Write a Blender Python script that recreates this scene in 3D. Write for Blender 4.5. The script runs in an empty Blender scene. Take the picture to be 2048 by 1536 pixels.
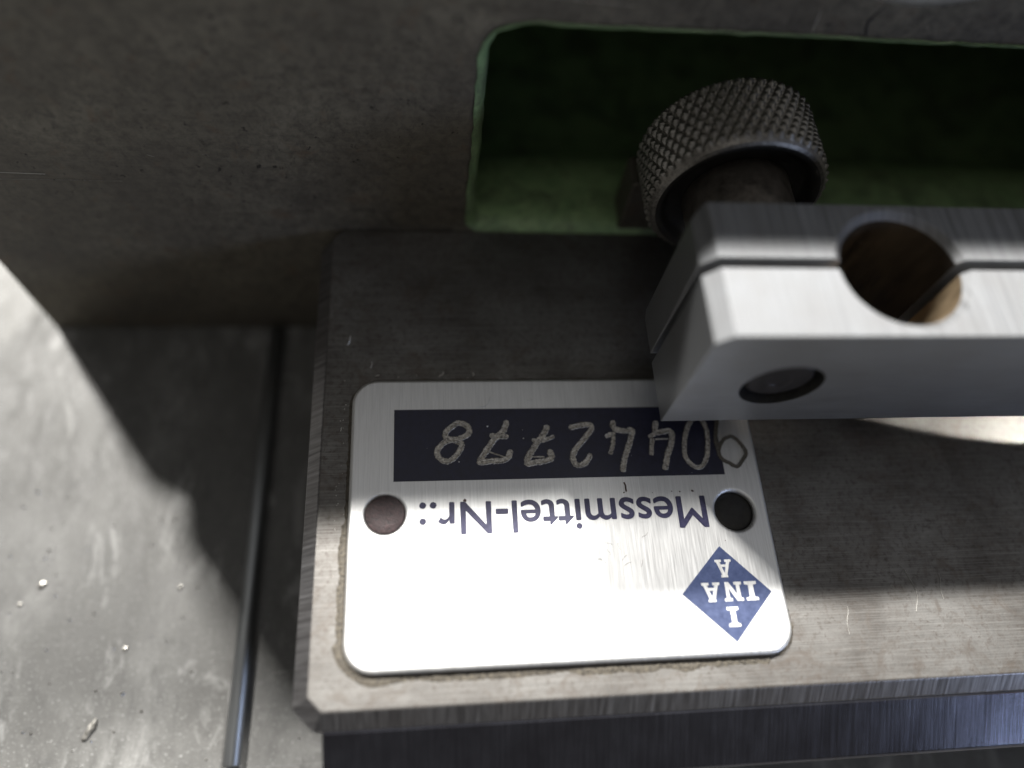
import bpy, bmesh, math, random
from mathutils import Vector, Matrix, noise

random.seed(7)
SC = bpy.context.scene
COL = SC.collection
MM = 0.001
Z0 = 28.4            # drawings below are in mm with z = 0 at the name plate; the table lies at z = -28.4


def W(x, y, z):
    return Vector((x * MM, y * MM, (z + Z0) * MM))


# ---------------------------------------------------------------- camera
cam_d = bpy.data.cameras.new('camera')
cam = bpy.data.objects.new('camera', cam_d)
COL.objects.link(cam)
cam.location = W(8.75, -42.09, 84.8)
cam.rotation_euler = (0.457847, -0.101056, -0.058121)
cam_d.sensor_width = 36.0
cam_d.lens = 26.34
cam_d.clip_start = 0.002
cam_d.clip_end = 20.0
cam_d.dof.use_dof = True
cam_d.dof.focus_distance = 0.0895
cam_d.dof.aperture_fstop = 5.9
cam_d.dof.aperture_blades = 0
SC.camera = cam

# ---------------------------------------------------------------- world and lamps
world = bpy.data.worlds.new('World')
SC.world = world
world.use_nodes = True
world.node_tree.nodes['Background'].inputs['Color'].default_value = (1.0, 0.965, 0.92, 1)
world.node_tree.nodes['Background'].inputs['Strength'].default_value = 0.09


def area_lamp(name, loc, target, size, power, colour, shape='DISK', size_y=None):
    d = bpy.data.lights.new(name, 'AREA')
    d.shape = shape
    d.size = size
    if size_y:
        d.size_y = size_y
    d.energy = power
    d.color = colour
    o = bpy.data.objects.new(name, d)
    COL.objects.link(o)
    o.location = loc
    o.rotation_euler = (Vector(target) - Vector(loc)).to_track_quat('-Z', 'Y').to_euler()
    return o


def lamp_dir(tx, ty, dist, aim=(10, -15, 0)):
    a = W(*aim)
    return a + Vector((-tx, ty, 1.0)).normalized() * dist, a


p, a = lamp_dir(0.49, 0.69, 1.25)
area_lamp('ceiling_lamp_left', p, a, 0.085, 39.0, (1.0, 0.98, 0.94), 'RECTANGLE', 0.045)
p, a = lamp_dir(-0.37, 0.69, 1.25)
area_lamp('ceiling_lamp_right', p, a, 0.15, 35.0, (1.0, 0.98, 0.94), 'RECTANGLE', 0.045)
# cool window light from the front right, low
area_lamp('window_light', W(830, -720, 230), W(60, -40, 0), 0.22, 2.5, (0.55, 0.68, 1.0), 'RECTANGLE', 0.16)
# broad dim fill added in front, standing for the light of the room
area_lamp('room_fill', W(-250, -650, 1000), W(20, 20, 10), 0.8, 0.7, (1.0, 0.95, 0.86), 'RECTANGLE', 0.7)
# pale ceiling overhead
area_lamp('ceiling_panel', W(350, 500, 1250), W(350, 300, 0), 2.6, 5.4, (0.97, 0.98, 1.0), 'RECTANGLE', 2.0)
# unseen spot added low on the right for the light strip under the arm
sd = bpy.data.lights.new('strip_spot', 'SPOT')
sd.energy = 1.0
sd.color = (1.0, 0.97, 0.9)
sd.spot_size = math.radians(16)
sd.spot_blend = 0.04
sd.shadow_soft_size = 0.0003
so = bpy.data.objects.new('strip_spot', sd)
COL.objects.link(so)
so.location = W(118, -11.2, 6.4)
so.rotation_euler = (W(89.8, -5.6, -1.0) - so.location).to_track_quat('-Z', 'Y').to_euler()

SC.view_settings.view_transform = 'Standard'
SC.view_settings.look = 'None'
SC.view_settings.exposure = 0.0
SC.view_settings.gamma = 1.0
SC.view_settings.use_curve_mapping = False


# ---------------------------------------------------------------- materials
class NT:
    def __init__(self, name):
        self.m = bpy.data.materials.new(name)
        self.m.use_nodes = True
        self.t = self.m.node_tree
        self.b = self.t.nodes['Principled BSDF']
        tc = self.t.nodes.new('ShaderNodeTexCoord')
        vm = self.t.nodes.new('ShaderNodeVectorMath')
        vm.operation = 'SCALE'
        vm.inputs['Scale'].default_value = 1000.0
        self.t.links.new(tc.outputs['Object'], vm.inputs[0])
        self.mm = vm.outputs[0]

    def n(self, kind, **kw):
        nd = self.t.nodes.new(kind)
        for k, v in kw.items():
            setattr(nd, k, v)
        return nd

    def L(self, a, b):
        self.t.links.new(a, b)

    def noise(self, scale, stretch=(1, 1, 1), detail=4, rough=0.6, dist=0.0, rot=0.0):
        mp = self.n('ShaderNodeMapping')
        mp.inputs['Scale'].default_value = stretch
        mp.inputs['Rotation'].default_value = (0, 0, rot)
        self.L(self.mm, mp.inputs['Vector'])
        nz = self.n('ShaderNodeTexNoise')
        nz.inputs['Scale'].default_value = scale
        nz.inputs['Detail'].default_value = detail
        nz.inputs['Roughness'].default_value = rough
        nz.inputs['Distortion'].default_value = dist
        self.L(mp.outputs[0], nz.inputs['Vector'])
        return nz.outputs['Fac']

    def ramp(self, fac, stops):
        r = self.n('ShaderNodeValToRGB')
        el = r.color_ramp.elements
        el[0].position, el[0].color = stops[0][0], tuple(stops[0][1]) + (1,)
        el[1].position, el[1].color = stops[-1][0], tuple(stops[-1][1]) + (1,)
        for p_, c_ in stops[1:-1]:
            e = el.new(p_)
            e.color = tuple(c_) + (1,)
        self.L(fac, r.inputs['Fac'])
        return r.outputs['Color']

    def val(self, fac, lo, hi, a=0.3, b=0.7):
        mr = self.n('ShaderNodeMapRange')
        mr.inputs['From Min'].default_value = a
        mr.inputs['From Max'].default_value = b
        mr.inputs['To Min'].default_value = lo
        mr.inputs['To Max'].default_value = hi
        self.L(fac, mr.inputs['Value'])
        return mr.outputs[0]

    def mix(self, fac, c1, c2, blend='MIX'):
        mx = self.n('ShaderNodeMix', data_type='RGBA', blend_type=blend)
        for s, v in ((0, fac), (6, c1), (7, c2)):
            if hasattr(v, 'node'):
                self.L(v, mx.inputs[s])
            elif s == 0:
                mx.inputs[0].default_value = v
            else:
                mx.inputs[s].default_value = tuple(v) + (1,)
        return mx.outputs[2]

    def math(self, op, a_, b_=None):
        m_ = self.n('ShaderNodeMath', operation=op)
        for i, v in enumerate((a_, b_)):
            if v is None:
                continue
            if hasattr(v, 'node'):
                self.L(v, m_.inputs[i])
            else:
                m_.inputs[i].default_value = v
        return m_.outputs[0]

    def bump(self, fac, dist_mm, strength=1.0, prev=None):
        bp = self.n('ShaderNodeBump')
        bp.inputs['Distance'].default_value = dist_mm * MM
        bp.inputs['Strength'].default_value = strength
        self.L(fac, bp.inputs['Height'])
        if prev is not None:
            self.L(prev, bp.inputs['Normal'])
        return bp.outputs[0]

    def out(self, colour=None, metallic=0.0, rough=0.5, normal=None, spec=None, aniso=None):
        for key, v in (('Base Color', colour), ('Metallic', metallic), ('Roughness', rough)):
            if v is None:
                continue
            if hasattr(v, 'node'):
                self.L(v, self.b.inputs[key])
            else:
                self.b.inputs[key].default_value = tuple(v) + (1,) if key == 'Base Color' else v
        if normal is not None:
            self.L(normal, self.b.inputs['Normal'])
        if spec is not None:
            self.b.inputs['Specular IOR Level'].default_value = spec
        return self.m


def m_table():
    t = NT('worn_grey_plate')
    big = t.noise(0.075, (1, 0.6, 1), 5, 0.62, 0.4, 0.5)
    mid = t.noise(0.45, (1, 0.45, 1), 5, 0.65, 0.3, 0.65)
    spk = t.noise(2.6, (1, 1, 1), 3, 0.7)
    c = t.ramp(big, [(0.30, (0.064, 0.062, 0.058)), (0.5, (0.112, 0.110, 0.104)), (0.70, (0.182, 0.18, 0.172))])
    c = t.mix(t.val(mid, 0, 1.0, 0.30, 0.62), (0.072, 0.070, 0.066), c)
    c = t.mix(t.val(spk, 0, 0.7, 0.60, 0.70), c, (0.36, 0.36, 0.35))
    wear = t.noise(0.20, (1, 0.35, 1), 6, 0.7, 0.9, -0.75)
    c = t.mix(t.val(wear, 0, 0.8, 0.56, 0.68), c, (0.25, 0.248, 0.24))
    c = t.mix(t.val(wear, 0.7, 0, 0.30, 0.42), c, (0.06, 0.059, 0.056))
    for rt in (0.5, -0.9, 1.35):
        sc = t.noise(1.0, (0.05, 3.4, 1), 3, 0.75, 0.2, rt)
        c = t.mix(t.val(sc, 0, 0.45, 0.66, 0.74), c, (0.33, 0.33, 0.32))
    r = t.val(mid, 0.46, 0.68)
    nb = t.bump(mid, 0.10, 0.55)
    nb = t.bump(spk, 0.05, 0.6, nb)
    return t.out(c, 0.12, r, nb)


def m_ground_steel():          # top of the base block: ground steel with brown patina
    t = NT('ground_steel_patina')
    big = t.noise(0.11, (1, 1, 1), 5, 0.62, 0.5)
    pit = t.noise(1.5, (1, 1, 1), 5, 0.7, 0.4)
    line = t.noise(1.0, (0.12, 7.0, 1), 3, 0.6)
    c = t.ramp(big, [(0.28, (0.078, 0.071, 0.065)), (0.5, (0.132, 0.125, 0.117)), (0.74, (0.19, 0.185, 0.176))])
    c = t.mix(t.val(pit, 0.0, 0.85, 0.50, 0.70), c, (0.065, 0.053, 0.046))
    c = t.mix(t.val(line, 0.0, 0.40, 0.45, 0.75), c, (0.275, 0.268, 0.255))
    stn = t.noise(0.32, (1, 1, 1), 6, 0.72, 0.8)
    c = t.mix(t.val(stn, 0.0, 0.6, 0.52, 0.66), c, (0.10, 0.083, 0.07))
    r = t.val(pit, 0.42, 0.58)
    nb = t.bump(line, 0.012, 0.7)
    nb = t.bump(pit, 0.02, 0.6, nb)
    return t.out(c, 0.80, r, nb)


def m_chamfer(name, sx, sy):   # milled chamfers and sides of the block
    t = NT(name)
    line = t.noise(1.0, (sx, sy, 0.12), 3, 0.65, 0.0, 0.06)
    big = t.noise(0.12, (1, 1, 1), 4)
    c = t.mix(t.val(line, 0, 1), (0.09, 0.088, 0.092), (0.30, 0.297, 0.305))
    c = t.mix(t.val(big, 0, 0.5), c, (0.17, 0.155, 0.15))
    return t.out(c, 0.9, t.val(line, 0.30, 0.42), t.bump(line, 0.02, 0.6))


def m_rail():
    t = NT('blued_milled_steel')
    line = t.noise(1.0, (3.6, 0.12, 0.12), 4, 0.7, 0.3, 0.10)
    cl = t.noise(0.16, (1, 1, 1), 4, 0.6)
    fine = t.noise(1.0, (7.0, 0.1, 0.1), 2, 0.6, 0.0, 0.12)
    c = t.mix(t.val(line, 0, 1), (0.085, 0.086, 0.104), (0.135, 0.136, 0.16))
    c = t.mix(t.val(cl, 0, 0.7), c, (0.06, 0.058, 0.068))
    nb = t.bump(line, 0.012, 0.5)
    nb = t.bump(fine, 0.006, 0.5, nb)
    return t.out(c, 0.95, t.val(line, 0.16, 0.26), nb)


def m_arm(name, sx, sy, sz, bs=0.7, r0=0.36, r1=0.50, k=1.0, cs=1.0):
    t = NT(name)
    line = t.noise(1.0, (sx, sy, sz), 3, 0.62)
    cloud = t.noise(0.18, (1, 1, 1), 3)
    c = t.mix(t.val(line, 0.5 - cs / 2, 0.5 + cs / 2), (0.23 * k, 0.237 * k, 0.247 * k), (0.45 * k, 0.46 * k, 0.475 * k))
    c = t.mix(t.val(cloud, 0, 0.35), c, (0.27 * k, 0.26 * k, 0.25 * k))
    nick = t.noise(1.3, (1, 1, 1), 5, 0.75, 0.6)
    c = t.mix(t.val(nick, 0, 0.5, 0.66, 0.74), c, (0.12, 0.11, 0.10))
    return t.out(c, 1.0, t.val(line, r0, r1), t.bump(line, 0.008, bs))


def m_upright():
    t = NT('dark_cast_steel')
    big = t.noise(0.06, (1, 1, 1), 6, 0.6, 0.6)
    mot = t.noise(0.8, (1, 1, 1), 6, 0.78, 0.4)
    pit = t.noise(0.9, (1, 1, 1), 4, 0.6)
    line = t.noise(1.0, (0.08, 1, 4.0), 3, 0.6)
    c = t.ramp(big, [(0.30, (0.115, 0.102, 0.085)), (0.55, (0.175, 0.158, 0.126)), (0.75, (0.245, 0.225, 0.178))])
    c = t.mix(t.val(mot, 0.0, 1.0, 0.30, 0.60), (0.072, 0.066, 0.056), c)
    rust = t.noise(0.25, (1, 1, 1), 6, 0.7, 0.5)
    c = t.mix(t.val(rust, 0.0, 0.5, 0.56, 0.7), c, (0.15, 0.10, 0.065))
    c = t.mix(t.val(pit, 0.0, 0.9, 0.66, 0.72), c, (0.03, 0.027, 0.025))
    c = t.mix(t.val(line, 0.0, 0.16, 0.5, 0.8), c, (0.25, 0.24, 0.21))
    nb = t.bump(mot, 0.05, 0.45)
    nb = t.bump(pit, 0.12, 0.35, nb)
    return t.out(c, 0.45, t.val(mot, 0.48, 0.66), nb)


def m_green():
    t = NT('green_machine_paint')
    big = t.noise(0.35, (1, 1, 1), 5, 0.65)
    fine = t.noise(2.2, (1, 1, 1), 3, 0.6)
    c = t.mix(t.val(big, 0, 1), (0.17, 0.275, 0.13), (0.29, 0.41, 0.205))
    c = t.mix(t.val(fine, 0, 0.6, 0.56, 0.70), c, (0.10, 0.10, 0.07))
    grime = t.noise(0.16, (1, 1, 1), 6, 0.7, 0.6)
    c = t.mix(t.val(grime, 0, 0.75, 0.46, 0.66), c, (0.075, 0.085, 0.055))
    return t.out(c, 0.0, 0.5, t.bump(big, 0.25, 0.6))


def m_plate():
    t = NT('brushed_aluminium')
    line = t.noise(1.0, (9.0, 0.22, 1), 3, 0.65)
    cloud = t.noise(0.12, (1, 1, 1), 4)
    scr = t.noise(0.55, (1.0, 0.12, 1), 5, 0.75, 1.5, 0.9)
    c = t.mix(t.val(line, 0, 1), (0.60, 0.60, 0.595), (0.80, 0.80, 0.795))
    c = t.mix(t.val(cloud, 0, 0.3), c, (0.66, 0.645, 0.62))
    c = t.mix(t.val(scr, 0, 0.4, 0.70, 0.74), c, (0.35, 0.33, 0.30))
    return t.out(c, 0.92, t.val(line, 0.44, 0.58), t.bump(line, 0.008, 0.9))


def m_simple(name, c1, c2, scale, metallic, r1, r2, bump=0.0, detail=4, stretch=(1, 1, 1)):
    t = NT(name)
    f = t.noise(scale, stretch, detail, 0.68)
    c = t.mix(t.val(f, 0, 1), c1, c2)
    nb = t.bump(f, bump, 0.8) if bump else None
    return t.out(c, metallic, t.val(f, r1, r2), nb)


M = {
    'table': m_table(),
    'steel': m_ground_steel(),
    'chamfer': m_chamfer('milled_steel_front', 3.0, 0.12),
    'chamfer_side': m_chamfer('milled_steel_side', 0.12, 2.2),
    'rail': m_rail(),
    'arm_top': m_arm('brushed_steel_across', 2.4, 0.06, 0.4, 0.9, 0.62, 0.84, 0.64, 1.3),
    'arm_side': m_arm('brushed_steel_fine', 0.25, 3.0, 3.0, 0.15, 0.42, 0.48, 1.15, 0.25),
    'upright': m_upright(),
    'green': m_green(),
    'plate': m_plate(),
    'navy': m_simple('navy_print', (0.008, 0.008, 0.020), (0.018, 0.018, 0.040), 1.2, 0.0, 0.42, 0.55, 0.01),
    'ink': m_simple('blue_ink', (0.018, 0.017, 0.045), (0.040, 0.038, 0.085), 2.5, 0.15, 0.34, 0.5, 0.008),
    'logo': m_simple('logo_blue', (0.028, 0.040, 0.095), (0.050, 0.068, 0.145), 1.6, 0.25, 0.36, 0.48, 0.006),
    'engrave': m_simple('scribed_metal', (0.05, 0.044, 0.037), (0.78, 0.73, 0.65), 3.6, 0.6, 0.4, 0.65, 0.10, 5),
    'engrave_dark': m_simple('scribed_dark_metal', (0.045, 0.04, 0.034), (0.20, 0.18, 0.15), 4.5, 0.5, 0.45, 0.65, 0.10, 5),
    'rivet': m_simple('brown_rivet', (0.006, 0.004, 0.0045), (0.075, 0.046, 0.047), 2.4, 0.1, 0.45, 0.7, 0.16, 5),
    'dark': m_simple('dark_steel', (0.012, 0.011, 0.011), (0.035, 0.033, 0.030), 1.2, 0.3, 0.5, 0.7, 0.03),
    'knob': m_simple('black_oxide_knurl', (0.11, 0.103, 0.092), (0.30, 0.283, 0.258), 2.2, 0.8, 0.32, 0.5, 0.02),
    'hub': m_simple('brown_black_shank', (0.07, 0.062, 0.054), (0.17, 0.15, 0.13), 0.8, 0.6, 0.35, 0.55, 0.03),
    'screw': m_simple('screw_steel', (0.022, 0.020, 0.020), (0.065, 0.058, 0.058), 1.2, 0.6, 0.4, 0.6, 0.02),
    'bore': m_simple('bore_wall_shaded', (0.014, 0.012, 0.010), (0.05, 0.040, 0.030), 0.5, 0.5, 0.42, 0.65, 0.04, 5, (1, 1, 0.2)),  # far half of the bore wall, shade put into its colour
    'bore_lit': m_simple('bore_wall_lit', (0.16, 0.115, 0.07), (0.42, 0.32, 0.205), 0.7, 0.6, 0.42, 0.6, 0.03, 4, (1, 1, 0.3)),  # near half of the same wall, lamp light put into its colour
    'glue': m_simple('old_adhesive', (0.018, 0.015, 0.012), (0.13, 0.112, 0.085), 2.4, 0.0, 0.6, 0.85, 0.22, 5),
    'rod': m_simple('drawn_steel_rod', (0.19, 0.20, 0.205), (0.32, 0.33, 0.335), 0.8, 0.9, 0.34, 0.46, 0.01, 3, (2, .05, 2)),
    'pale': m_simple('pale_machined_rim', (0.52, 0.51, 0.47), (0.72, 0.71, 0.66), 0.7, 0.6, 0.35, 0.5, 0.02),
    'chip': m_simple('bright_swarf', (0.16, 0.152, 0.135), (0.42, 0.405, 0.375), 1.2, 0.85, 0.25, 0.42, 0.05),
    'fibre': m_simple('pale_fibre', (0.42, 0.40, 0.36), (0.70, 0.69, 0.66), 2.0, 0.0, 0.6, 0.8),
    'speck': m_simple('brown_speck', (0.05, 0.03, 0.025), (0.14, 0.09, 0.07), 2.0, 0.0, 0.6, 0.8),
}


# ---------------------------------------------------------------- mesh helpers
def thing(name, loc, label, cat, group=None):
    o = bpy.data.objects.new(name, None)
    o.empty_display_size = 0.005
    o.location = loc
    COL.objects.link(o)
    o['label'] = label
    o['category'] = cat
    if group:
        o['group'] = group
    return o


def world_loc(o):
    v = Vector(o.location)
    while o.parent:
        o = o.parent
    return v


def put(name, mesh, mat, parent=None, smooth=False):
    """mesh is written in world metres; child keeps that place under its parent"""
    mesh.materials.clear()
    mesh.materials.append(M[mat] if isinstance(mat, str) else mat)
    for f in mesh.polygons:
        f.use_smooth = smooth
    o = bpy.data.objects.new(name, mesh)
    COL.objects.link(o)
    if parent is not None:
        o.parent = parent
        if parent.type == 'EMPTY':
            o.matrix_parent_inverse = Matrix.Translation(-Vector(parent.location))
    return o


def from_bm(name, bm):
    bmesh.ops.recalc_face_normals(bm, faces=bm.faces)
    me = bpy.data.meshes.new(name)
    bm.to_mesh(me)
    bm.free()
    return me


def bake(mesh, mods):
    """apply modifiers given as (type, dict) and return the resulting mesh"""
    o = bpy.data.objects.new('tmp', mesh)
    COL.objects.link(o)
    for kind, kw in mods:
        md = o.modifiers.new(kind, kind)
        for k, v in kw.items():
            setattr(md, k, v)
    dg = bpy.context.evaluated_depsgraph_get()
    me = bpy.data.meshes.new_from_object(o.evaluated_get(dg))
    bpy.data.objects.remove(o)
    return me


BEV = lambda w, s=2, ang=30: ('BEVEL', dict(width=w * MM, segments=s, limit_method='ANGLE', angle_limit=math.radians(ang), harden_normals=False))


def loops_solid(name, loops, depth, bevel=0.0, res=3, to=None):
    """flat outline(s) in mm (inner loops are holes) extruded from 0 to -depth, optional rounded edges.
    'to' maps (u, v, w) mm to world metres"""
    cd = bpy.data.curves.new(name, 'CURVE')
    cd.dimensions = '2D'
    cd.fill_mode = 'BOTH'
    cd.extrude = depth / 2 - bevel
    cd.bevel_depth = bevel
    cd.bevel_resolution = res
    cd.offset = -bevel
    for lp in loops:
        sp = cd.splines.new('POLY')
        sp.points.add(len(lp) - 1)
        for i, (u, v) in enumerate(lp):
            sp.points[i].co = (u, v, 0, 1)
        sp.use_cyclic_u = True
    o = bpy.data.objects.new(name, cd)
    COL.objects.link(o)
    dg = bpy.context.evaluated_depsgraph_get()
    me = bpy.data.meshes.new_from_object(o.evaluated_get(dg))
    bpy.data.objects.remove(o)
    bm = bmesh.new()
    bm.from_mesh(me)
    bmesh.ops.remove_doubles(bm, verts=bm.verts, dist=1e-4)
    for v in bm.verts:
        v.co = to(v.co.x, v.co.y, v.co.z - depth / 2)
    return from_bm(name, bm)


def rrect(x0, y0, x1, y1, r, seg=8):
    if not isinstance(r, (tuple, list)):
        r = (r, r, r, r)
    pts = []
    for (cx, cy, a0, rr) in ((x1 - r[0], y1 - r[0], 0, r[0]), (x0 + r[1], y1 - r[1], 90, r[1]),
                             (x0 + r[2], y0 + r[2], 180, r[2]), (x1 - r[3], y0 + r[3], 270, r[3])):
        for i in range(seg + 1):
            a_ = math.radians(a0 + 90 * i / seg)
            pts.append((cx + rr * math.cos(a_), cy + rr * math.sin(a_)))
    return pts


def circle(cx, cy, r, n=48, rev=False):
    pts = [(cx + r * math.cos(2 * math.pi * i / n), cy + r * math.sin(2 * math.pi * i / n)) for i in range(n)]
    return pts[::-1] if rev else pts


def lathe(name, prof, place, n=64, closed=True):
    """profile [(radius, height)] turned about an axis; place(r, ang, h) -> world"""
    bm = bmesh.new()
    rings = []
    for (r, h) in prof:
        if r < 1e-6:
            rings.append([bm.verts.new(place(0, 0, h))])
        else:
            rings.append([bm.verts.new(place(r, 2 * math.pi * i / n, h)) for i in range(n)])
    for a_, b_ in zip(rings[:-1], rings[1:]):
        for i in range(n):
            j = (i + 1) % n
            if len(a_) == 1 and len(b_) == 1:
                continue
            if len(a_) == 1:
                bm.faces.new((a_[0], b_[i], b_[j]))
            elif len(b_) == 1:
                bm.faces.new((a_[i], a_[j], b_[0]))
            else:
                bm.faces.new((a_[i], a_[j], b_[j], b_[i]))
    return from_bm(name, bm)


def prism_x(name, prof, x0, x1):
    """closed (y, z) outline run along x"""
    bm = bmesh.new()
    A = [bm.verts.new(W(x0, y, z)) for y, z in prof]
    B = [bm.verts.new(W(x1, y, z)) for y, z in prof]
    n = len(prof)
    for i in range(n):
        j = (i + 1) % n
        bm.faces.new((A[i], A[j], B[j], B[i]))
    bm.faces.new(A)
    bm.faces.new(B[::-1])
    return from_bm(name, bm)


def smooth_line(pts, closed, step=0.11):
    """Catmull-Rom resample"""
    P = [Vector(q) for q in pts]
    n_ = len(P)
    out = []
    for i in range(n_ - 1):
        p0 = P[i - 1] if i > 0 else (P[-2] if closed else P[0])
        p3 = P[i + 2] if i + 2 < n_ else (P[1] if closed else P[-1])
        p1, p2 = P[i], P[i + 1]
        k = max(2, int((p2 - p1).length / step))
        for j in range(k):
            t_ = j / k
            out.append(0.5 * ((2 * p1) + (p2 - p0) * t_ + (2 * p0 - 5 * p1 + 4 * p2 - p3) * t_ * t_ + (3 * p1 - p0 - 3 * p2 + p3) * t_ ** 3))
    out.append(P[-1])
    return out


# ---------------------------------------------------------------- table
bm = bmesh.new()
bmesh.ops.create_cube(bm, size=1.0)
for v in bm.verts:
    v.co = Vector((v.co.x * 0.62 + 0.02, v.co.y * 0.62 + 0.05, -0.015 + v.co.z * 0.03))
table = put('table_surface', bake(from_bm('table_surface', bm), [BEV(1.5)]), 'table')
table['kind'] = 'structure'
table['label'] = 'worn mottled grey metal plate under the measuring fixture'

# ---------------------------------------------------------------- upright frame behind the block
YU = 24.07
upr = thing('machine_frame', W(40, YU + 22, -Z0), 'tall dark cast metal frame with green painted opening behind the clamp', 'machine frame')
map_up = lambda u, v, w: W(u, YU - w, v)
win = rrect(14.8, -0.9, 112, 33.0, (5, 4.6, 2.2, 3), 10)
# slightly wavy rim, as hand-fettled castings are
win = [(x + 0.16 * noise.noise(Vector((x * 0.5, z * 0.5, 1.3))), z + 0.16 * noise.noise(Vector((x * 0.5, z * 0.5, 7.7)))) for x, z in win]


def dens(lp, step):
    out = []
    for i in range(len(lp)):
        a_, b_ = Vector(lp[i]), Vector(lp[(i + 1) % len(lp)])
        k = max(1, int((b_ - a_).length / step))
        for j in range(k):
            q = a_ + (b_ - a_) * (j / k)
            out.append((q.x, q.y))
    return out


win = dens(win, 1.2)
win = [(x + 0.22 * noise.noise(Vector((x * 0.45, z * 0.45, 3.1))), z + 0.18 * noise.noise(Vector((x * 0.45, z * 0.45, 9.4)))) for x, z in win]
outer = [(-51.3, -Z0 + 0.02), (128, -Z0 + 0.02), (128, 61.2), (-51.3, 61.2), (-51.3, 27), (-48.0, 18.0), (-51.3, 13.5)]  # left edge notch, out of view, added to shape the table shadow
bossc = (58.6, 55.3)
body = loops_solid('frame_body', [outer, win[::-1]], 8, 0.55, 2, map_up)
put('frame_body', body, 'upright', upr)


def tunnel(name, loop, y0, y1, shrink, flare=0.0):
    """painted lining: inside walls plus back wall"""
    cx = sum(q[0] for q in loop) / len(loop)
    cz = sum(q[1] for q in loop) / len(loop)
    bm_ = bmesh.new()
    rows = []
    for (yy, s) in ((y0 + 0.11, -0.24), (y0 + 0.5, shrink), (y0 + 1.7, shrink + 0.6), (y0 + 4, shrink + 0.6), (y0 + 8.3, shrink + 0.3), (y0 + 11, shrink - 0.2), (y0 + 14, shrink - 1.2), (y0 + 17, -2.6), (y0 + 20, -5.2), (y0 + 23, -8.6), (y0 + 26, -12.0), (y1, -12.0)):
        row = []
        for i, (x, z) in enumerate(loop):
            t_ = Vector(loop[(i + 1) % len(loop)]) - Vector(loop[i - 1])
            nrm = Vector((-t_.y, t_.x)).normalized()          # inwards for a counter-clockwise loop
            wob = 0.18 * noise.noise(Vector((x * 0.6, z * 0.6, yy * 0.3)))
            rag = 0.30 * noise.noise(Vector((x * 1.1, z * 1.1, 4.2))) - (0.25 if z > 31 else 0)
            s2 = s + wob if yy > y0 + 0.3 else min(-0.1, s - 0.6 * rag)
            row.append(bm_.verts.new(W(x + nrm.x * s2, yy, z + nrm.y * s2)))
        rows.append(row)
    n_ = len(loop)
    for a_, b_ in zip(rows[:-1], rows[1:]):
        for i in range(n_):
            j = (i + 1) % n_
            bm_.faces.new((a_[i], a_[j], b_[j], b_[i]))
    bm_.faces.new(rows[-1])
    return from_bm(name, bm_)


lining = put('painted_opening', tunnel('painted_opening', win, YU - 0.15, YU + 70, 0.45), 'green', upr, True)
lining['label'] = 'green painted inside of the frame opening'
# block in the frame's steel, standing in the opening behind the knob
op_block = loops_solid('opening_block', [rrect(36.6, -1.6, 44.5, 9.0, 0.6, 3)], 5.0, 0.4, 2, lambda u, v, w: W(u, YU + 0.4 - w, v))
put('opening_block', op_block, 'upright', upr)
# machined rim of the bore at the top edge
map_b = lambda r, a_, h: W(bossc[0] + r * math.cos(a_), YU - h, bossc[1] + r * math.sin(a_))
rim = lathe('bore_rim', [(12.8, -1), (13.2, 0.2), (13.6, 0.7), (16.6, 0.85), (17.6, 0.5), (17.9, -0.2), (17.9, -1), (12.8, -1)], lambda r, a_, h: map_b(r, math.radians(190) + a_ * 160 / 360, h), 96)
put('bore_rim', rim, 'pale', upr, True)

# scratches cut into the face of the frame
def scratch(pts, w):
    bm_ = bmesh.new()
    prev = None
    ln_ = smooth_line(pts, False, 1.2)
    for i, q_ in enumerate(ln_):
        t_ = (ln_[min(i + 1, len(ln_) - 1)] - ln_[max(i - 1, 0)]).normalized()
        ww = w * (0.35 + 0.65 * math.sin(math.pi * (i + 0.4) / len(ln_))) * (1 + 0.5 * noise.noise(Vector((i * 0.7, w * 90, 0))))
        row = [bm_.verts.new(W(q_.x - t_.y * ww * k, YU - 0.012 - 0.03 * (k == 0), q_.y + t_.x * ww * k)) for k in (-1, 0, 1)]
        if prev:
            for k in range(2):
                bm_.faces.new((prev[k], prev[k + 1], row[k + 1], row[k]))
        prev = row
    return from_bm('scratch', bm_)


for pts_, w_, mt_ in (([(-46, 7.6), (-38, 7.75), (-28.4, 7.8)], 0.06, 'chip'), ([(-44, 8.9), (-37, 8.75)], 0.025, 'pale'), 
                      ([(56.1, 37.2), (55.2, 35.2), (55.9, 33.5)], 0.16, 'dark'), ([(49.5, 36.2), (49.8, 33.7)], 0.05, 'pale'),
                      ([(-18.8, 1.6), (-12, 2.1), (-5.5, 2.7)], 0.08, 'hub'), ([(-24, 12.6), (-23.2, 12.2)], 0.06, 'chip'), ([(-17.5, 12.9), (-16.8, 12.6)], 0.05, 'chip'), ([(20, 36.2), (30, 35.6)], 0.02, 'pale')):
    put('scratch', scratch(pts_, w_), mt_, upr)


# ---------------------------------------------------------------- base block
ZT = -1.02
blk = thing('base_block', W(50, -7, -Z0), 'ground steel base block carrying the riveted aluminium name plate', 'base block')
X0, X1, Y0, Y1 = -3.6, 150.0, -37.75, 23.75
CH = 1.75


def chamfered_outline(g, c):
    return [(X0 - g + c, Y0 - g), (X1 + g, Y0 - g), (X1 + g, Y1 + 0.15), (X0 - g + c, Y1 + 0.15), (X0 - g, Y1 + 0.15 - c), (X0 - g, Y0 - g + c)]


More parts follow.
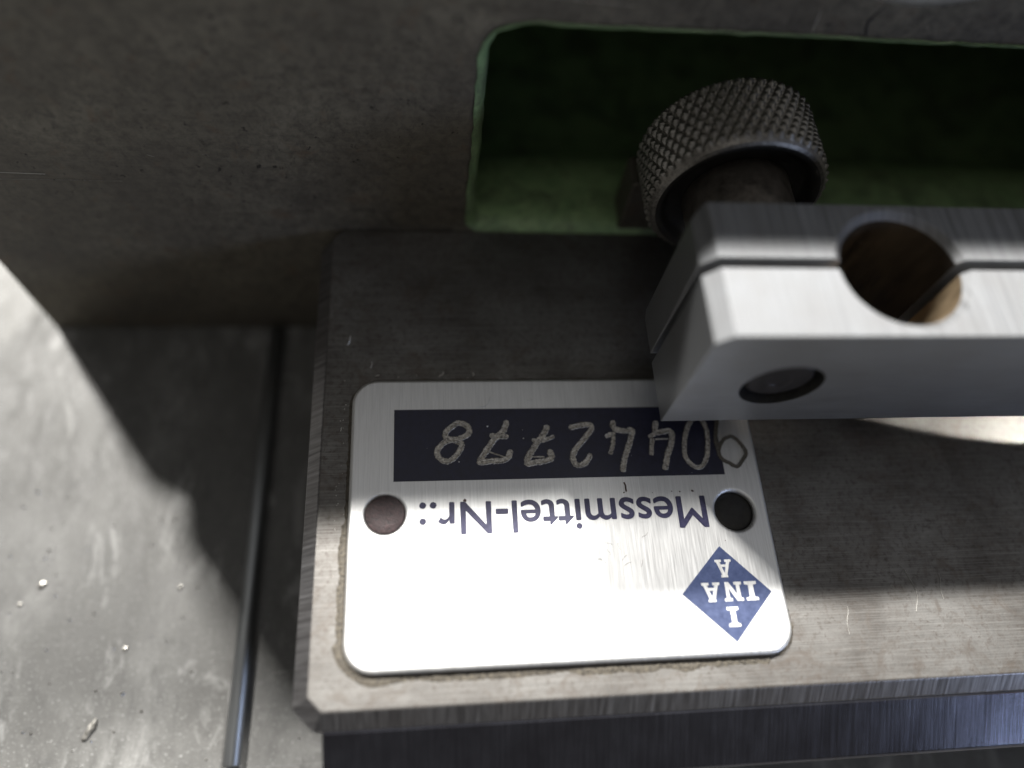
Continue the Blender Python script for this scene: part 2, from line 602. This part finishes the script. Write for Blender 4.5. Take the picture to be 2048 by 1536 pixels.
bm = bmesh.new()
top_o = chamfered_outline(0, 1.5)
mid_o = chamfered_outline(CH, 2.3)
r1 = [bm.verts.new(W(x, y, ZT)) for x, y in top_o]
r2 = [bm.verts.new(W(x, y, ZT - CH)) for x, y in mid_o]
r3 = [bm.verts.new(W(x, y, -Z0 + 0.01)) for x, y in mid_o]
tf = bm.faces.new(r1)
bm.faces.new(r3[::-1])
for a_, b_ in ((r1, r2), (r2, r3)):
    for i in range(6):
        j = (i + 1) % 6
        bm.faces.new((a_[i], b_[i], b_[j], a_[j]))
me = from_bm('block_body', bm)
me = bake(me, [BEV(0.16, 2, 20)])
me.materials.clear()
o = put('block_body', me, 'steel', blk)
me.materials.append(M['chamfer'])
me.materials.append(M['chamfer_side'])
for f in me.polygons:
    if f.normal.z < 0.9:
        f.material_index = 2 if f.normal.x < -0.3 else 1

# sloping front rail below the front edge
rail = prism_x('front_rail', [(-39.3, -2.95), (-39.75, -3.0), (-45.2, -6.3), (-45.45, -6.7), (-45.45, -12.5), (-39.3, -12.5)], -2.15, 150)
put('front_rail', bake(rail, [BEV(0.15, 2, 25)]), 'rail', blk)

# ---------------------------------------------------------------- name plate (part of the block)
LW, LH = 50.0, 34.0
map_top = lambda u, v, w: W(u, v, w)
plate_loops = [rrect(-0.08, -LH - 0.4, LW + 0.1, 0.08, 3.2, 10), circle(4.12, -17.2, 2.25, 40, True), circle(45.9, -17.85, 2.42, 40, True)]
plate_me = loops_solid('name_plate', plate_loops, 1.0, 0.48, 6, map_top)
plate = put('name_plate', plate_me, 'plate', blk)
plate['label'] = 'brushed aluminium name plate mounted upside down with engraved number'
for f in plate_me.polygons:
    f.use_smooth = 0.02 < f.normal.z < 0.995


def sub(name, me, mat, lift=0.0, smooth=False):
    o_ = put(name, me, mat, plate, smooth)
    return o_


sub('number_field', loops_solid('number_field', [[(5.05, -4.1), (5.05, -13.3), (45.5, -13.3), (45.5, -4.1)][::-1]], 0.05, 0, 0, lambda u, v, w: W(u, v, w + 0.045)), 'navy')

DIG = [
    [(0.56, [(12.11, -6.36), (11.39, -6.99), (11.25, -7.76), (11.84, -8.09), (12.79, -8.04), (13.87, -7.55), (14.13, -6.78), (13.55, -6.12), (12.72, -5.98), (12.11, -6.36)]), (0.56, [(11.24, -8.4), (10.35, -9.26), (10.22, -10.01), (10.62, -10.64), (11.43, -10.91), (12.25, -10.43), (12.98, -9.44), (13.12, -8.68), (12.19, -8.22), (11.24, -8.4)])],
    [(0.58, [(18.82, -5.68), (18.32, -7.11), (17.44, -7.87), (16.55, -9.0), (15.54, -10.49), (15.34, -11.11), (16.22, -11.01), (18.0, -10.92), (18.73, -10.56), (19.09, -9.55)]), (0.5, [(16.61, -7.59), (17.56, -7.8), (18.94, -7.83)]), (0.16, [(16.28, -9.75), (18.37, -10.55)])],
    [(0.6, [(23.9, -6.41), (23.12, -7.83), (22.05, -9.23), (21.24, -10.48), (21.06, -11.36), (22.14, -11.25), (23.84, -10.91), (24.01, -10.28), (23.76, -9.64)]), (0.4, [(21.75, -8.33), (22.95, -8.48), (24.07, -8.11), (24.58, -7.86)]), (0.16, [(21.59, -10.55), (23.15, -10.58)])],
    [(0.56, [(26.49, -6.84), (27.81, -6.54), (29.06, -6.42), (29.38, -6.96), (28.52, -8.05), (27.28, -9.45), (26.7, -10.46), (26.84, -11.48), (27.54, -11.74), (28.32, -11.26), (28.91, -10.25)])],
    [(0.56, [(32.25, -5.87), (32.25, -6.93), (33.57, -7.35), (34.46, -7.23), (34.28, -8.15), (33.65, -9.7), (33.02, -11.23), (32.65, -12.73)]), (0.45, [(30.99, -8.1), (31.91, -7.65)]), (0.42, [(32.06, -7.46), (31.89, -8.89), (31.34, -10.43)])],
    [(0.56, [(37.79, -6.02), (37.57, -7.55), (39.36, -7.44), (39.41, -8.77), (38.62, -10.57), (37.94, -12.6)]), (0.42, [(36.47, -8.19), (37.4, -7.81)]), (0.45, [(36.95, -8.33), (36.49, -10.66)]), (0.14, [(37.3, -8.53), (38.94, -8.5)])],
    [(0.46, [(43.6, -5.76), (42.7, -5.75), (41.99, -6.55), (41.3, -8.01), (40.87, -9.84), (40.91, -11.13), (41.74, -12.17), (42.74, -12.2), (43.59, -10.93), (44.02, -9.24), (44.17, -7.66), (44.04, -6.58), (43.6, -5.76)])],
    [(0.38, [(45.25, -10.18), (46.0, -8.88), (47.14, -8.3), (48.05, -8.92), (48.78, -10.38), (48.19, -11.41), (47.25, -12.29), (46.22, -11.76), (45.43, -11.22), (45.25, -10.18)]), (0.42, [(45.25, -10.18), (45.15, -8.6), (45.65, -6.61), (46.03, -5.25)])],
]


def scribe(name, strokes, seed):
    """burred groove: two raised ragged lips and a lower floor between them"""
    rnd = random.Random(seed)
    bm_ = bmesh.new()
    for si, (w, pts) in enumerate(strokes):
        closed = (Vector(pts[0]) - Vector(pts[-1])).length < 0.01
        ln = smooth_line(pts, closed)
        zb = 0.052 + 0.004 * si
        prev = None
        n_ = len(ln)
        hw = w / 2 * 1.32
        for i, q in enumerate(ln):
            t_ = (ln[min(i + 1, n_ - 1)] - ln[max(i - 1, 0)])
            if t_.length < 1e-6:
                continue
            t_.normalize()
            nr = Vector((-t_.y, t_.x))
            e = min(i, n_ - 1 - i)
            cap = 1.0 if closed else min(1.0, math.sqrt(max(0.12, (e + 0.5) * 0.11 / hw)) if e * 0.11 < hw else 1.0)
            l_ = hw * cap * (1 + rnd.uniform(-0.16, 0.16))
            r_ = hw * cap * (1 + rnd.uniform(-0.16, 0.16))
            row = []
            for (off, hgt) in ((-l_, 0.0), (-l_ * 0.78, 0.055 + rnd.uniform(0, 0.03)), (-l_ * 0.45, 0.012 + rnd.uniform(0, 0.03)),
                               (0.0, 0.008 + rnd.uniform(0, 0.035)), (r_ * 0.45, 0.012 + rnd.uniform(0, 0.03)),
                               (r_ * 0.78, 0.055 + rnd.uniform(0, 0.03)), (r_, 0.0)):
                s_ = q + nr * off
                row.append(bm_.verts.new(W(s_.x, s_.y, zb + hgt)))
            if prev:
                for k in range(6):
                    bm_.faces.new((prev[k], prev[k + 1], row[k + 1], row[k]))
            prev = row
    return from_bm(name, bm_)


for i, st in enumerate(DIG):
    sub('engraved_digit', scribe('engraved_digit', st, 40 + i), 'engrave' if i < 7 else 'engrave_dark')


def glyph(txt):
    cd = bpy.data.curves.new('g', 'FONT')
    cd.body = txt
    cd.size = 1.0
    cd.fill_mode = 'FRONT'
    cd.resolution_u = 8
    o_ = bpy.data.objects.new('g', cd)
    COL.objects.link(o_)
    dg = bpy.context.evaluated_depsgraph_get()
    me_ = bpy.data.meshes.new_from_object(o_.evaluated_get(dg))
    bpy.data.objects.remove(o_)
    return me_


TXT = 'Messmittel-Nr.:'
full = glyph(TXT)
fx0 = min(v.co.x for v in full.vertices)
fx1 = max(v.co.x for v in full.vertices)
capM = glyph('M')
cap_h = max(v.co.y for v in capM.vertices)
sx, sy = 34.2 / (fx1 - fx0), 3.75 / cap_h
for i, ch in enumerate(TXT):
    g = glyph(ch)
    pre = glyph(TXT[:i + 1])
    right = max(v.co.x for v in pre.vertices)
    gr = max(v.co.x for v in g.vertices)
    bm = bmesh.new()
    bm.from_mesh(g)
    bmesh.ops.remove_doubles(bm, verts=bm.verts, dist=1e-5)
    for v in bm.verts:
        u = (v.co.x + right - gr - fx0) * sx
        v.co = W(42.3 - u, -16.0 - v.co.y * sy - 0.008 * u * 0 , 0.012)
    ret = bmesh.ops.extrude_face_region(bm, geom=bm.faces[:])
    for v in [q for q in ret['geom'] if isinstance(q, bmesh.types.BMVert)]:
        v.co.z += 0.03 * MM
    base = from_bm('letter', bm)
    bm = bmesh.new()
    for k, (ox, oy) in enumerate(((0, 0), (0.07, 0.02), (-0.07, -0.02), (0.02, -0.06), (-0.02, 0.06))):
        v0 = len(bm.verts)
        bm.from_mesh(base)
        bm.verts.ensure_lookup_table()
        for v in bm.verts[v0:]:
            v.co += Vector((ox, oy, 0.0035 * k)) * MM
    me = bpy.data.meshes.new('letter')
    bm.to_mesh(me)
    bm.free()
    sub('letter', me, 'ink')

# emblem: blue diamond with pale slab-serif letters
dia = [(43.1, -22.15), (37.75, -27.5), (43.25, -32.95), (48.4, -27.6)]
sub('emblem_diamond', loops_solid('emblem_diamond', [dia], 0.05, 0, 0, lambda u, v, w: W(u, v, w + 0.045)), 'logo')


def slab(kind):
    """outlines in a box 0..1 high, widths in the same unit"""
    if kind == 'I':
        return 0.62, [[(0, 0), (0.62, 0), (0.62, 0.15), (0.44, 0.19), (0.44, 0.81), (0.62, 0.85), (0.62, 1), (0, 1), (0, 0.85), (0.18, 0.81), (0.18, 0.19), (0, 0.15)]]
    if kind == 'N':
        return 1.12, [[(0, 0), (0.46, 0), (0.46, 0.14), (0.34, 0.17), (0.34, 0.64), (0.76, 0), (0.99, 0), (0.99, 0.83), (1.12, 0.86), (1.12, 1), (0.66, 1), (0.66, 0.86), (0.79, 0.83), (0.79, 0.36), (0.37, 1), (0, 1), (0, 0.86), (0.13, 0.83), (0.13, 0.17), (0, 0.14)]]
    return 1.06, [[(0, 0), (0.42, 0), (0.42, 0.13), (0.32, 0.15), (0.36, 0.28), (0.70, 0.28), (0.74, 0.15), (0.64, 0.13), (0.64, 0), (1.06, 0), (1.06, 0.13), (0.97, 0.15), (0.70, 0.86), (0.78, 0.88), (0.78, 1), (0.34, 1), (0.34, 0.88), (0.37, 0.86), (0.10, 0.15), (0, 0.13)],
                  [(0.41, 0.42), (0.53, 0.76), (0.65, 0.42)]]


def emblem_letter(kind, xr, yb, h, wide):
    wd, loops = slab(kind)
    s_ = wide / wd
    lp = []
    for k, l_ in enumerate(loops):
        q = [(xr - u * s_, yb - v * h) for u, v in l_]
        lp.append(q)
    sub('emblem_letter', loops_solid('emblem_letter', lp, 0.04, 0, 0, lambda u, v, w: W(u, v, w + 0.085)), 'plate')


emblem_letter('I', 44.0, -29.15, 2.15, 1.35)         # lower single letter (upside down plate)
emblem_letter('I', 46.7, -26.35, 2.15, 1.45)
emblem_letter('N', 44.9, -26.35, 2.15, 2.25)
emblem_letter('A', 42.3, -26.35, 2.15, 2.15)
emblem_letter('A', 44.15, -23.75, 2.05, 1.95)

# left rivet, and a dark disc added for the shade in the empty right hole
rv = lathe('rivet', [(2.3, -0.9), (2.24, -0.10), (2.12, -0.02), (1.2, 0.02), (0.5, -0.03), (0, -0.02)],
           lambda r, a_, h: W(4.12 + r * math.cos(a_) * (1 + 0.02 * math.sin(3 * a_)), -17.2 + r * math.sin(a_), h), 48)
o = sub('rivet', rv, 'rivet', 0, True)
o['label'] = 'brown tarnished flat rivet'
hp = lathe('hole_shade_disc', [(2.42, -0.78), (2.2, -0.55), (1.6, -0.47), (0, -0.44)],
           lambda r, a_, h: W(45.9 + r * math.cos(a_), -17.85 + r * math.sin(a_), h), 40)
o = sub('hole_shade_disc', hp, 'dark', 0, True)
o['label'] = 'empty right hole, its shaded bottom drawn as a dark disc'


# ragged adhesive squeezed out round the plate
def residue():
    rnd = random.Random(5)
    lp = dens(rrect(0.25, -LH + 0.25, LW - 0.25, -0.25, 3.0, 10), 0.28)
    bm_ = bmesh.new()
    rows = [[], [], []]
    for i, (x, y) in enumerate(lp):
        t_ = Vector(lp[(i + 1) % len(lp)]) - Vector(lp[i - 1])
        nr = Vector((t_.y, -t_.x)).normalized()
        base = 0.55
        if y < -LH + 3:
            base = 1.35 if x < 47 else 0.7
        elif x < 2:
            base = 0.95 if y < -18 else 0.45
        elif x > 48:
            base = 0.45
        wd = base * (1 + 0.35 * noise.noise(Vector((x * 0.4, y * 0.4, 2)))) + rnd.uniform(-0.09, 0.09)
        hgt = 0.13 + 0.10 * noise.noise(Vector((x * 1.7, y * 1.7, 5))) + rnd.uniform(-0.02, 0.03)
        rows[0].append(bm_.verts.new(W(x, y, ZT + 0.12)))
        rows[1].append(bm_.verts.new(W(x + nr.x * (0.3 + wd * 0.62), y + nr.y * (0.3 + wd * 0.62), ZT + max(0.05, hgt))))
        rows[2].append(bm_.verts.new(W(x + nr.x * (0.3 + wd), y + nr.y * (0.3 + wd), ZT - 0.01)))
    n_ = len(lp)
    for a_, b_ in zip(rows[:-1], rows[1:]):
        for i in range(n_):
            j = (i + 1) % n_
            bm_.faces.new((a_[i], a_[j], b_[j], b_[i]))
    return from_bm('adhesive_residue', bm_)


put('adhesive_residue', residue(), 'glue', blk)

# ---------------------------------------------------------------- clamp arm
AX0, AX1 = 35.9, 96.0
AYF, AYR = -9.1, 6.6
AZB, AZT = 7.2, 27.0
SLOT, SW = -0.85, 0.62
HX, HY, HR = 56.6, -1.15, 6.35
arm = thing('clamp_arm', W(66, -1, AZB), 'brushed steel split clamp arm with cross bore and knurled thumbscrew', 'clamp arm')


def jaw(front):
    y_s = SLOT - SW if front else SLOT + SW
    dy = y_s - HY
    dx = math.sqrt(HR * HR - dy * dy)
    pts = []
    a0 = math.atan2(dy, -dx)
    a1 = math.atan2(dy, dx)
    n_ = 40
    if front:
        if a0 > 0:
            a0 -= 2 * math.pi
        # left slot end -> round the lower half -> right
        aa = [a0 + (a1 - a0) * i / n_ for i in range(n_ + 1)]
        arc = [(HX + HR * math.cos(q), HY + HR * math.sin(q)) for q in aa]
        pts = [(AX0, AYF), (AX1, AYF), (AX1, y_s)] + arc[::-1] + [(AX0, y_s)]
    else:
        if a0 < 0:
            a0 += 2 * math.pi
        aa = [a0 + (a1 - a0) * i / n_ for i in range(n_ + 1)]
        arc = [(HX + HR * math.cos(q), HY + HR * math.sin(q)) for q in aa]
        pts = [(AX0, y_s)] + arc + [(AX1, y_s), (AX1, AYR), (AX0, AYR)]
    bm_ = bmesh.new()
    bot = [bm_.verts.new(W(x, y, AZB)) for x, y in pts]
    top = [bm_.verts.new(W(x, y, AZT)) for x, y in pts]
    k = len(pts)
    bm_.faces.new(top)
    bm_.faces.new(bot[::-1])
    for i in range(k):
        j = (i + 1) % k
        bm_.faces.new((bot[i], bot[j], top[j], top[i]))
    bmesh.ops.recalc_face_normals(bm_, faces=bm_.faces)
    # chamfers cut off the left end: top edge, and the rear vertical edge of the far jaw
    cuts = [(W(AX0 + 1.55, 0, AZT), Vector((-1, 0, 1.05)))]
    if not front:
        cuts.append((W(AX0 + 1.2, AYR, 0), Vector((-1, 1, 0))))
        cuts.append((W(AX0, AYR, AZB + 2.0), Vector((0, 1, -1))))
    for co, no in cuts:
        g = bm_.verts[:] + bm_.edges[:] + bm_.faces[:]
        r_ = bmesh.ops.bisect_plane(bm_, geom=g, dist=1e-7, plane_co=co, plane_no=no.normalized(), clear_outer=True)
        ed = [q for q in r_['geom_cut'] if isinstance(q, bmesh.types.BMEdge)]
        bmesh.ops.edgenet_fill(bm_, edges=ed)
    he = [e for e in bm_.edges if all(v.co.z > W(0, 0, AZT - 0.01).z and abs(math.hypot(v.co.x / MM - HX, v.co.y / MM - HY) - HR) < 0.01 for v in e.verts)]
    bmesh.ops.bevel(bm_, geom=he, offset=0.75 * MM, segments=1, affect='EDGES')
    me_ = from_bm('jaw', bm_)
    mods = []
    if front:
        ct = loops_solid('cut', [circle(46.6, 16.2, 4.45, 64)], 9, 0, 0, lambda u, v, w: W(u, AYF - 4 - w - 0.0, v))
        co_ = bpy.data.objects.new('cut', ct)
        COL.objects.link(co_)
        mods.append(('BOOLEAN', dict(object=co_, operation='DIFFERENCE', solver='EXACT')))
        me_ = bake(me_, mods)
        bpy.data.objects.remove(co_)
    me_ = bake(me_, [BEV(0.22, 2, 35)])
    return me_


for fr in (False, True):
    me = jaw(fr)
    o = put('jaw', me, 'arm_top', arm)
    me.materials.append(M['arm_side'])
    me.materials.append(M['bore_lit' if fr else 'bore'])  # lit and shaded colours for the two halves of one bore
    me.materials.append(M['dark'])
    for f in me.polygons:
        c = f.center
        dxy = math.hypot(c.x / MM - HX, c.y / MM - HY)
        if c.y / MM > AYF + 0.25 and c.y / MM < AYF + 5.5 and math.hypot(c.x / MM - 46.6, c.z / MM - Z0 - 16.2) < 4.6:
            f.material_index = 3  # screw hole wall darker than the rest of the jaw
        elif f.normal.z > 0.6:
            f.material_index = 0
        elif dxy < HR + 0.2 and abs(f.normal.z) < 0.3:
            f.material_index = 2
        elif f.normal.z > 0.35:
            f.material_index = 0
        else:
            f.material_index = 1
# solid end joining both jaws, and the post that carries the arm (beyond the picture)
br = prism_x('arm_root', [(AYF, AZB), (AYR, AZB), (AYR, AZT), (AYF, AZT)], AX1 + 0.01, AX1 + 52)
put('arm_root', bake(br, [BEV(0.3)]), 'arm_top', arm)
post = lathe('post', [(0, ZT + 0.01), (6, ZT + 0.01), (6, AZB - 0.01), (0, AZB - 0.01)], lambda r, a_, h: W(AX1 + 44 + r * math.cos(a_), -1.2 + r * math.sin(a_), h), 40)
put('post', post, 'arm_side', arm)

# screw end sunk in the front of the arm
sc_me = lathe('clamp_screw', [(0, -0.78), (1.2, -0.78), (1.3, -0.70), (2.2, -0.68), (3.3, -0.70), (3.7, -1.0), (3.8, -2.4), (3.8, -4.8)],
              lambda r, a_, h: W(46.6 + r * math.cos(a_), AYF - h, 16.2 + r * math.sin(a_)), 6 * 10)
put('clamp_screw', sc_me, 'screw', arm)


# knurled thumbscrew
def knob_mesh():
    KC, KZ, R = 46.5, 16.0, 10.9
    YF, YB = 15.7, 25.6
    nt, per = 50, 8
    N_ = nt * per
    rows = 44
    bm_ = bmesh.new()

    def ring(r_, y, knurl=False, fade=1.0):
        out = []
        for i in range(N_):
            a_ = 2 * math.pi * i / N_
            rr = r_
            if knurl:
                u = i / per
                v = (y - YF) / (2 * math.pi * R / nt)
                h1 = abs(((u + v * 0.62) % 1.0) - 0.5) * 2
                h2 = abs(((u - v * 0.62) % 1.0) - 0.5) * 2
                rr = r_ - fade * max(0.50 * (1 - min(1.0, h1 / 0.72)), 0.40 * (1 - min(1.0, h2 / 0.6))) - 0.05 * noise.noise(Vector((u * 1.7, v * 1.7, 0.5)))
            out.append(bm_.verts.new(W(KC + rr * math.cos(a_), y, KZ + rr * math.sin(a_))))
        return out
    R_ = [ring(3.6, YF + 1.5), ring(7.9, YF + 1.4), ring(8.5, YF + 1.1), ring(8.85, YF + 0.35), ring(9.25, YF + 0.05), ring(9.75, YF + 0.0), ring(10.15, YF + 0.2), ring(10.4, YF + 0.5)]
    for k in range(rows + 1):
        y = YF + 0.95 + (YB - YF - 1.6) * k / rows
        R_.append(ring(R, y, True))
    R_ += [ring(10.1, YB - 0.1), ring(9.4, YB), ring(0.5, YB)]
    for a_, b_ in zip(R_[:-1], R_[1:]):
        for i in range(N_):
            j = (i + 1) % N_
            bm_.faces.new((a_[i], a_[j], b_[j], b_[i]))
    bm_.faces.new(R_[0])
    bm_.faces.new(R_[-1])
    me_ = from_bm('knurled_knob', bm_)
    return me_


km = knob_mesh()
knob = put('knurled_knob', km, 'knob', arm)
km.materials.append(M['dark'])
for f in km.polygons:
    c = f.center
    r = math.hypot(c.x / MM - 46.5, c.z / MM - Z0 - 16.0)
    if c.y / MM < 18.9 and r < 9.9:
        f.material_index = 1
        f.use_smooth = True
hub = lathe('knob_hub', [(0, 6.62), (6.0, 6.62), (6.0, 7.0), (6.4, 7.4), (6.4, 16.9), (6.0, 17.1), (0, 17.1)], lambda r, a_, h: W(46.5 + r * math.cos(a_), h, 16.0 + r * math.sin(a_)), 64)
put('knob_hub', hub, 'hub', knob, True)

# ---------------------------------------------------------------- rod on the table
RR = 1.12
ra, rb = W(-16.5, -42.3, -Z0 + RR), W(-15.7, 23.4, -Z0 + RR)
axis = (rb - ra)
ln = axis.length
q = axis.to_track_quat('Z', 'Y')
rod_me = lathe('steel_rod', [(0, 0), (0.8, 0), (RR, 0.25), (RR, ln / MM - 0.25), (0.8, ln / MM), (0, ln / MM)],
               lambda r, a_, h: ra + q @ Vector((r * MM * math.cos(a_), r * MM * math.sin(a_), h * MM)), 32)
rod = put('steel_rod', rod_me, 'rod')
for f in rod_me.polygons:
    f.use_smooth = abs(f.normal.dot(axis.normalized())) < 0.3
rod['label'] = 'thin steel rod lying on the grey plate left of the block'
rod['category'] = 'rod'

# ---------------------------------------------------------------- swarf chips, dust, fibres
chips = [(-44.85, -17.7, 1.15, 'brightest rounded swarf chip on the grey plate at far left'),
         (-47.25, -20.34, 0.6, 'small dull swarf chip just below left of the brightest chip'),
         (-32.38, -26.83, 0.75, 'tiny bright swarf chip midway between left edge and rod'),
         (-35.14, -36.8, 1.5, 'long pale metal shaving on the plate near the lower left'),
         (-26.19, -18.76, 0.7, 'faint swarf chip on the plate beside the tip of the shadow')]


def chip(i, x, y, s):
    rnd = random.Random(100 + i)
    bm_ = bmesh.new()
    bmesh.ops.create_icosphere(bm_, subdivisions=1, radius=1.0)
    ang = rnd.uniform(0.5, 1.1)
    lx = 0.62 if i != 3 else 1.2
    for v in bm_.verts:
        d = 1 + 0.35 * noise.noise(v.co * 1.7 + Vector((i * 3.1, 0, 0)))
        px, py, pz = v.co.x * lx * s * d, v.co.y * 0.36 * s * d, v.co.z * 0.18 * s * d
        rx = px * math.cos(ang) - py * math.sin(ang)
        ry = px * math.sin(ang) + py * math.cos(ang)
        v.co = W(x + rx, y + ry, -Z0 + 0.16 * s + pz)
    return from_bm('metal_chip', bm_)


for i, (x, y, s, lab) in enumerate(chips):
    o = put('metal_chip', chip(i, x, y, s), 'chip')
    o['label'] = lab
    o['category'] = 'metal chip'
    o['group'] = 'swarf chips on the plate'

rnd = random.Random(11)
bm = bmesh.new()


def tiny(x, y, z, s):
    vs = []
    for k in range(5):
        a_ = k * 1.2566 + rnd.uniform(-0.4, 0.4)
        vs.append(bm.verts.new(W(x + s * rnd.uniform(0.6, 1.2) * math.cos(a_), y + s * rnd.uniform(0.5, 1.0) * math.sin(a_), z)))
    t_ = bm.verts.new(W(x, y, z + s * 0.9))
    for k in range(5):
        bm.faces.new((vs[k], vs[(k + 1) % 5], t_))
    bm.faces.new(vs[::-1])


for _ in range(330):
    x = rnd.uniform(-62, -6)
    y = rnd.uniform(-46, 60)
    tiny(x, y, -Z0, rnd.choice((0.06, 0.09, 0.12, 0.18, 0.24)))
for _ in range(26):
    tiny(rnd.uniform(-52, -20), rnd.uniform(-44, 0), -Z0, rnd.uniform(0.22, 0.42))
o = put('metal_dust', from_bm('metal_dust', bm), 'chip')
o['kind'] = 'stuff'
o['label'] = 'fine metal dust scattered over the grey plate'

bm = bmesh.new()


def fibre(x, y, z, length, ang, bend, w=0.05):
    n_ = 8
    prev = None
    for k in range(n_ + 1):
        t_ = k / n_
        a_ = ang + bend * (t_ - 0.5) + 0.3 * math.sin(5 * t_ + x)
        x += math.cos(a_) * length / n_
        y += math.sin(a_) * length / n_
        nx, ny = -math.sin(a_) * w, math.cos(a_) * w
        row = [bm.verts.new(W(x + nx, y + ny, z + 0.03)), bm.verts.new(W(x, y, z + 0.10)), bm.verts.new(W(x - nx, y - ny, z + 0.03))]
        if prev:
            for i in range(2):
                bm.faces.new((prev[i], prev[i + 1], row[i + 1], row[i]))
        prev = row


for (x, y, z, l_, a_, b_, w_) in ((-1.2, 5.5, ZT, 1.4, 1.2, 0.8, 0.06), (2.0, 2.1, ZT, 0.9, 1.5, 0.4, 0.05), (10.6, 1.2, ZT, 0.8, 0.6, 1.6, 0.05), (15.0, 0.9, ZT, 0.6, 1.8, 0.8, 0.05),
                              (2.5, 1.1, ZT, 0.5, 0.3, 0.3, 0.05), (-1.5, -6.4, ZT, 0.5, 1.2, 0.5, 0.05), (14.8, -3.9, 0.01, 2.6, 0.55, 1.2, 0.03), (21.4, -2.9, 0.01, 0.8, 0.1, 0.9, 0.03),
                              (66, -31, ZT, 5.0, 1.5, 0.25, 0.016), (84, -33, ZT, 3.5, 1.5, 0.1, 0.016), (70, -29.5, ZT, 3.0, 1.45, 0.3, 0.014), (57, -33, ZT, 3.2, 1.35, 0.4, 0.016)):
    fibre(x, y, z, l_, a_, b_, w_)
for _ in range(46):
    # white dust sitting along the plate edge and in its dirty border
    if rnd.random() < 0.6:
        x, y = rnd.uniform(2, 40), rnd.uniform(0.1, 1.3)
    else:
        x, y = rnd.uniform(-1.8, -0.4), rnd.uniform(-30, 3)
    tiny(x, y, ZT, rnd.uniform(0.03, 0.10))
for (x, y, s) in ((16.4, -6.44, 0.16), (20.76, -8.11, 0.12), (12.78, -10.99, 0.13), (41.3, -13.0, 0.05), (9.0, -9.2, 0.05), (20.7, -7.0, 0.05), (34.0, -10.6, 0.05)):
    tiny(x, y, 0.05, s)
o = put('lint_and_dust', from_bm('lint_and_dust', bm), 'fibre')
o['kind'] = 'stuff'
o['label'] = 'pale lint and dust specks on the block and name plate'

bm = bmesh.new()
for (x, y, s) in ((41.0, -15.3, 0.20), (13.35, -15.8, 0.26), (11.74, -22.46, 0.09), (27.71, -30.2, 0.12), (6.87, -19.9, 0.10), (38.4, -15.3, 0.10), (39.4, -15.35, 0.12), (36.0, -15.4, 0.07), (32.5, -15.3, 0.14), (23, -24.4, 0.05), (44, -21.5, 0.07), (18, -27.7, 0.05)):
    tiny(x, y, 0.005, s)
fibre(32.55, -13.9, 0.0, 1.2, -1.35, 0.1, 0.10)
for _ in range(14):
    fibre(rnd.uniform(27, 34), rnd.uniform(-24.5, -20.5), -0.06, rnd.uniform(0.5, 1.3), rnd.uniform(0, 3.1), 0.3, 0.022)
o = put('brown_specks', from_bm('brown_specks', bm), 'speck')
o['kind'] = 'stuff'
o['label'] = 'brown dirt specks on the name plate'
